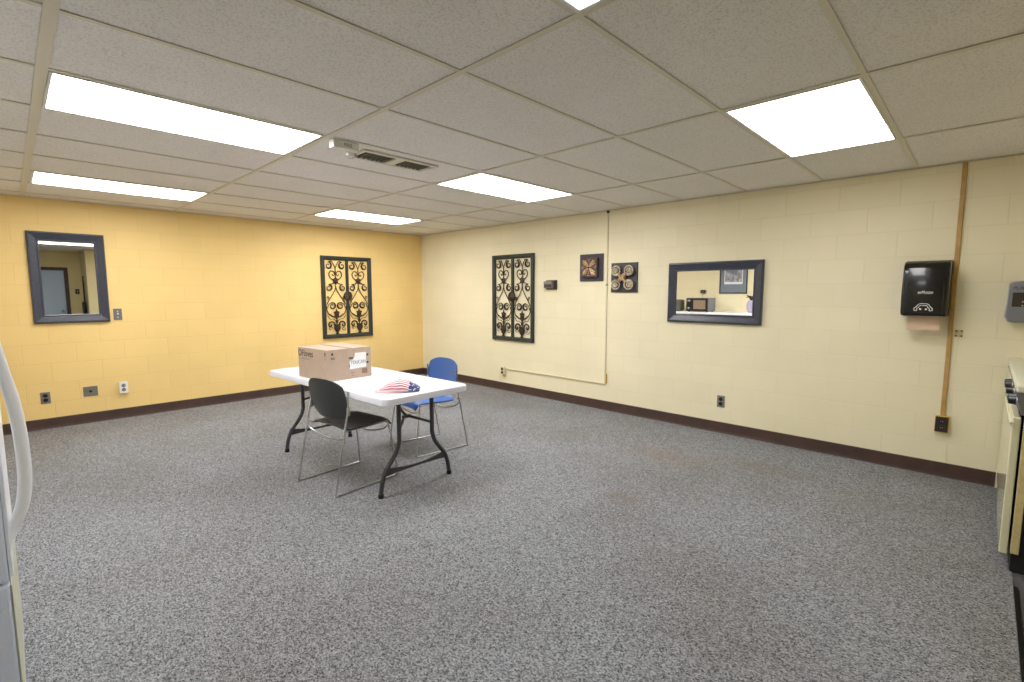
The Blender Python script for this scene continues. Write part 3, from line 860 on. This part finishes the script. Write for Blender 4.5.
text_obj('OFloves', .074, 'box_lettering', M['ink'], bx, (xf, BD / 2 - .004, .196), (PI / 2, 0, -PI / 2), .0004, align='LEFT', sx=.92)
k = MB(); k.box(xf - .0003, xf + .0006, BD / 2 - .17, BD / 2 - .05, .150, .155); k.build('faded_print', M['ink2'], bx)
for (y0, y1, z0, z1) in ((.018, .030, .200, .224), (.020, .028, .188, .194), (.012, .036, .168, .171)):
    MB().box(xf - .0003, xf + .0006, -BD / 2 + y0, -BD / 2 + y1, z0, z1).build('printed_mark', M['ink'], bx)

# ------------------------------------------------------------------ folded flag on the table
fl = thing('folded_flag', 'small folded stars and stripes flag lying on the white table', 'flag', (-3.000, -3.915, TZ + .0008), math.radians(-40))
def flag_fn(u, v):
    # u runs along the flag, v from the hem at the front over the fold to the back
    hgt = .082 * math.sin(PI * min(1, (.06 + u * .92))) ** .9 * (1 - .10 * math.sin(3.1 * u))
    spread = .035 + .07 * math.sin(PI * (u * .75 + .10))
    x = -.135 + .28 * u
    ang = PI * (v * .96 + .02)
    y = -spread * math.cos(ang)
    z = .003 + hgt * math.sin(ang) ** .8 + .004 * math.sin(u * 22 + v * 9) * math.sin(ang)
    return (x + .03 * v * (1 - u), y, max(.003, z))
MB().grid(flag_fn, 30, 24, .0012, True).build('flag_cloth', M['flag'], fl, True, angle=False)
hb = MB().grid(lambda u, v: (-.155 + .235 * u, -.062 - .05 * math.sin(PI * (.1 + .7 * u)) + .055 * v * (1 - .1 * u), .003 + v * (.03 * math.sin(PI * (.08 + .8 * u)))), 16, 5, .001).build('folded_hem', M['flag_back'], fl, True, angle=False)

# ------------------------------------------------------------------ stacking chairs
def chair(label, shell, seatm, loc, rz, bw=.232):
    """faces local +x; the rear feet at x = -.265"""
    t = thing('stacking_chair', label, 'chair', loc, rz, 'stacking chairs at the table')
    # backrest: wide curved shell, rounded top
    def back(u, v):
        a = (u - .5) * 2
        zt = .790 - .045 * abs(a) ** 3.2
        zb = .500 + .018 * abs(a) ** 2
        wv = bw if v > .35 else bw - .034 + .034 * (v / .35) ** .6
        z = zb + (zt - zb) * v
        y = a * wv * (1 - .10 * v ** 4)
        x = -.172 + .034 * a * a - .030 * v + .02 * (1 - v) ** 2
        return (x, y, z)
    MB().grid(back, 20, 12, .007).build('backrest', shell, t, True, angle=math.radians(50))
    def seat(u, v):
        b_ = (v - .5) * 2
        x = -.165 + .41 * u
        w = .222 - .020 * u if u > .10 else .165 + .055 * (u / .10) ** .5
        z = .450 + .010 * u - .012 * math.sin(PI * min(1, u * 1.15)) * (1 - b_ * b_) - (.05 * ((u - .86) / .14) ** 2 if u > .86 else 0) + (.012 * ((.12 - u) / .12) ** 2 if u < .12 else 0) - .008 * abs(b_) ** 6
        return (x, b_ * w, z)
    MB().grid(seat, 20, 16, .009).build('seat', seatm, t, True, angle=math.radians(50))
    R = .0068
    for s in (-1, 1):
        y0 = s * .236
        P = [(-.142, s * .232, .715), (-.150, s * .234, .60), (-.180, y0, .45), (-.222, y0, .25), (-.260, y0, .06), (-.265, y0, .012), (-.252, y0, .0075), (0, y0, .0072), (.245, y0, .0075), (.258, y0, .012), (.257, y0, .06), (.235, s * .224, .25), (.205, s * .21, .415), (.195, s * .205, .435)]
        m = MB(); m.tube(smooth_curve(P, 5), R, 8); m.build('leg_frame', M['chrome'], t, True)
        m = MB(); m.tube(smooth_curve([(-.178, s * .232, .46), (-.15, s * .205, .434), (0, s * .195, .430), (.195, s * .205, .435)], 5), R, 8); m.build('seat_rail', M['chrome'], t, True)
        MB().box(-.156, -.138, s * .232 - .009, s * .232 + .009, .545, .60, .003).build('back_bracket', M['chrome'] if shell is M['cshell'] else M['whitepl'], t)
    # bowed cross rods
    m = MB(); m.tube(smooth_curve([(-.186, -.236, .42), (-.17, -.20, .385), (-.15, -.10, .352), (-.14, 0, .342), (-.15, .10, .352), (-.17, .20, .385), (-.186, .236, .42)], 5), R, 8); m.build('rear_cross_rod', M['chrome'], t, True)
    m = MB(); m.tube(smooth_curve([(.205, -.212, .41), (.19, -.17, .37), (.17, 0, .335), (.19, .17, .37), (.205, .212, .41)], 5), R, 8); m.build('front_cross_rod', M['chrome'], t, True)
    return t
chair('charcoal chair with chrome sled base pushed under the white table', M['cshell'], M['cseat'], (-3.160, -3.463, 0), math.radians(7))
chair('blue chair with chrome sled base behind the white table', M['blue'], M['blue'], (-2.272, -3.245, 0), math.radians(180 - 5), .246)

# ------------------------------------------------------------------ refrigerator at the left edge
FX = -4.908
fr_ = thing('refrigerator', 'white refrigerator cut by the left edge, long curved handle showing', 'refrigerator', (FX, -4.84, 0), 0)
MB().box(-.72, -.055, 0, .78, .03, 1.66, .01).build('cabinet', M['fridge_side'], fr_)
ud = MB().box(-.050, -.003, .002, .778, .56, 1.65, .008).build('upper_door', M['fridge_side'], fr_)
MB().box(-.003, 0, .004, .776, .562, 1.648, .001).build('door_face', M['fridge_front'], ud)
ld = MB().box(-.050, -.003, .002, .778, .06, .552, .008).build('lower_door', M['fridge_side'], fr_)
MB().box(-.003, 0, .004, .776, .062, .550, .001).build('door_face', M['fridge_low'], ld)
MB().box(-.72, -.06, .02, .76, 0, .06).build('plinth', M['blackrough'], fr_)
hp = smooth_curve([(-.004, .045, .60), (.000, .045, .66), (.010, .045, .70), (.026, .045, .735), (.040, .045, .78), (.049, .045, .86), (.048, .045, .98), (.040, .045, 1.08), (.029, .045, 1.15), (.014, .045, 1.25), (.000, .045, 1.34), (-.004, .045, 1.40)], 6)
m = MB(); m.tube(hp, [.010 + .0065 * math.sin(PI * i / (len(hp) - 1)) ** .5 for i in range(len(hp))], 12); m.build('handle', M['handle'], fr_, True)
MB().box(0, .006, .012, .075, .57, 1.62, .003).build('handle_trim', M['fridge_front'], fr_)
MB().box(0, .022, .030, .060, .700, .722, .006).build('handle_post', M['handle'], fr_)

# ------------------------------------------------------------------ range and base cabinet at the right edge
rg = thing('kitchen_range', 'cream front control kitchen range with chrome knobs at the right edge', 'range', (-1.46, -6.99, 0), 0)
# x 0 .. .78 towards the cream wall, y 0 is the body front, -y to the kitchen wall
MB().box(0, .78, -.62, 0, .10, .895, .004).build('body', M['blackgloss'], rg)  # black puts the shade on the range's side into its colour
MB().box(-.004, .784, -.030, .0, .10, .84, .003).build('front_frame', M['enamel2'], rg)
MB().box(.01, .77, .008, .040, .085, .785, .006).build('oven_door', M['enamel'], rg)
MB().box(-.012, .79, -.63, .036, .910, .945, .007).build('cooktop', M['worktop'], rg)
for bx_, by_ in ((.2, -.16), (.58, -.16), (.2, -.45), (.58, -.45)):
    b = MB()
    for q in (.03, .05, .07, .09):
        b.tube([(bx_ + q * math.cos(2 * PI * k / 24), by_ + q * math.sin(2 * PI * k / 24), .952) for k in range(24)], .006, 6, closed=True)
    b.build('burner', M['black'], rg, True)
MB().box(0.0, .78, -.66, -.60, .945, 1.06, .01).build('backguard', M['enamel'], rg)
c = MB(); c.prism([(-.02, .80), (.012, .80), (.036, .905), (-.02, .908)], 0, .78, 'x', .002); c.build('control_panel', M['grey_metal'], rg)
for x in (.06, .15, .39, .63, .72):
    kb = MB(); kb.lathe([(.026, .018), (.026, .024), (.021, .030), (.020, .050), (.017, .054), (.006, .055)], 18, (x, .006, .862), 'y')
    ko = kb.build('knob', M['black'], rg, True)
    kr = MB(); kr.lathe([(.029, .016), (.030, .022), (.026, .026)], 20, (x, .006, .862), 'y'); kr.build('knob_ring', M['chrome'], rg, True)
h = MB(); h.tube(smooth_curve([(.02, .034, .757), (.02, .040, .757), (.03, .043, .757), (.75, .043, .757), (.76, .040, .757), (.76, .034, .757)], 5), .008, 10); h.build('oven_handle', M['enamel'], rg, True)
MB().box(.02, .76, -.60, -.005, 0.0, .10).build('plinth', M['blackrough'], rg)

cb = thing('base_cabinet', 'cream base cabinet between the range and the cream wall', 'cabinet', (-.67, -6.99, 0), 0)
MB().box(0, .65, -.63, 0, .10, .90, .003).build('carcass', M['enamel'], cb)
dr = MB().box(.012, .638, .001, .034, .12, .70, .005).build('cabinet_door', M['enamel'], cb)
dd = MB().box(.012, .638, .001, .034, .715, .885, .005).build('drawer_front', M['enamel'], cb)
MB().box(0, .65, -.60, -.04, 0, .10).build('plinth', M['blackrough'], cb)
tag(MB().box(-.664, -.005, YK + .005, -6.958, .902, .94, .006).build('worktop', M['worktop']), 'cream laminate worktop running from the range to the cream wall', 'worktop')

# ------------------------------------------------------------------ kitchen counter on the left wall (seen in the landscape mirror)
ct = thing('kitchen_cabinet', 'white base cabinet run seen in the landscape mirror', 'cabinet', (XL + .012, -2.55, 0), LEFT)
# local x runs along +y ; -y local is out of the wall (+x world)
MB().box(-1.15, 1.15, -.58, 0, .10, .934, .003).build('carcass', M['whitepl'], ct)
MB().box(-1.15, 1.15, -.52, 0, 0, .10).build('plinth', M['blackrough'], ct)
for i in range(5):
    x0 = -1.14 + i * .458
    d_ = MB().box(x0, x0 + .445, -.60, -.58, .12, .90, .004).build('cabinet_door', M['whitepl'], ct)
    MB().box(x0 + .40, x0 + .41, -.62, -.60, .70, .80, .003).build('door_pull', M['steel'], d_)
tag(MB().box(XL + .005, XL + .68, -3.72, -1.38, .936, .976, .008).build('worktop', M['paper']), 'white worktop under the microwave, seen in the landscape mirror', 'worktop')
mw = thing('microwave_oven', 'grey microwave oven on the white worktop, seen in the landscape mirror', 'microwave', (XL + .34, -2.47, .976), LEFT)
MB().box(-.235, .235, -.19, .19, .015, .29, .008).build('case', M['midgrey'], mw)
MB().box(-.228, .11, -.212, -.19, .02, .285, .006).build('oven_door', M['black'], mw)
MB().box(-.185, .070, -.215, -.212, .06, .245, .003).build('door_window', M['tan'], mw)
MB().box(.114, .228, -.208, -.19, .02, .285, .004).build('control_panel', M['black'], mw)
MB().lathe([(.022, -.208), (.022, -.222), (.018, -.226)], 16, (.17, 0, .08), 'y').build('dial', M['lightgrey'], mw, True)
MB().box(.14, .20, -.211, -.208, .22, .25, .001).build('display', M['lightgrey'], mw)
for sx in (-.19, .19):
    for sy in (-.14, .14): MB().lathe([(.014, 0), (.014, .016)], 10, (sx, sy, 0)).build('foot', M['blackrough'], mw)
ts = thing('toaster', 'olive grey toaster left of the microwave in the landscape mirror', 'toaster', (XL + .30, -1.90, .976), LEFT)
MB().box(-.15, .15, -.11, .11, .012, .25, .03).build('toaster_body', M['ventslat'], ts)
for s in (-.035, .035): MB().box(-.11, .11, s - .012, s + .012, .249, .2515).build('bread_slot', M['black'], ts)
MB().box(-.17, -.15, -.02, .02, .15, .18, .004).build('lever', M['black'], ts)
MB().box(-.13, .13, -.09, .09, 0, .014).build('toaster_base', M['black'], ts)
wb = thing('wall_phone_jack', 'small brown wall box above the microwave in the landscape mirror', 'wall box', (XL, -2.37, 1.40), LEFT)
MB().box(-.05, .05, -.035, 0, -.035, .035, .004).build('box_body', M['brownbox'], wb)
MB().tube([(.0, -.01, -.035), (.01, -.012, -.10), (.0, -.012, -.185)], .003, 6).build('cord', M['brownbox'], wb, True)
po = thing('framed_picture', 'framed grey picture with slate mat, reflected in the landscape mirror', 'picture', (XL, -3.00, 1.74), LEFT)
MB().frame(.56, .76, [(0, 0), (0, .022), (.006, .026), (.018, .022), (.02, 0)]).build('picture_frame', M['black'], po)
MB().box(-.262, .262, -.010, -.002, -.362, .362).build('mat_board', M['matboard'], po)
MB().box(-.185, .185, -.0125, -.010, -.185, .30).build('print', M['photo_l'], po)
MB().box(-.17, .17, -.0135, -.0125, -.14, .285).build('picture_image', M['photo_d'], po)
pt = MB()
pt.prism([(-.012, -.12), (.014, -.12), (.008, .02), (-.008, .02)], -.0145, -.0135, 'y')
pt.lathe([(.085, -.0145), (.085, -.0135)], 14, (0, 0, .10), 'y')
pt.build('painted_tree', M['matboard'], po)
pl = thing('potted_plant', 'small dark leaved plant in lilac pot on worktop, in the landscape mirror', 'plant', (XL + .30, -3.47, .976), 0)
MB().lathe([(.045, 0), (.06, .02), (.085, .09), (.09, .16), (.07, .22), (.06, .25), (.055, .25), (.05, .20)], 24).build('pot', M['purple'], pl, True)
lf = MB()
for i in range(9):
    a = i * 2.4; r = .10 + .03 * (i % 3)
    lf.tube([(0, 0, .22), (.5 * r * math.cos(a), .5 * r * math.sin(a), .33), (r * math.cos(a), r * math.sin(a), .30 + .02 * (i % 4))], [.004, .016, .002], 5)
lf.build('foliage', M['leaf'], pl, True)

# things by the passage seen in the portrait mirror
hbag = thing('hanging_bag', 'black bag hanging by its strap, reflected in the portrait mirror', 'bag', (XK - .002, -8.15, 1.05), LEFT + PI)
MB().lathe([(.006, -.03), (.006, 0)], 10, (0, 0, .70), 'y').build('hook', M['steel'], hbag)
MB().tube([(-.05, -.025, .10), (-.012, -.025, .70), (.012, -.025, .70), (.05, -.025, .10)], .012, 6).build('strap', M['blackrough'], hbag, True)
MB().box(-.11, .11, -.075, -.005, -.20, .12, .03, 3).build('bag_body', M['blackgloss'], hbag, True)
socket('dark switch plate on passage wall, reflected in the portrait mirror', (-3.70, YB, 1.40), PI, M['brownbox'], .075, .12, 'toggle', name='light_switch', cat='light switch')
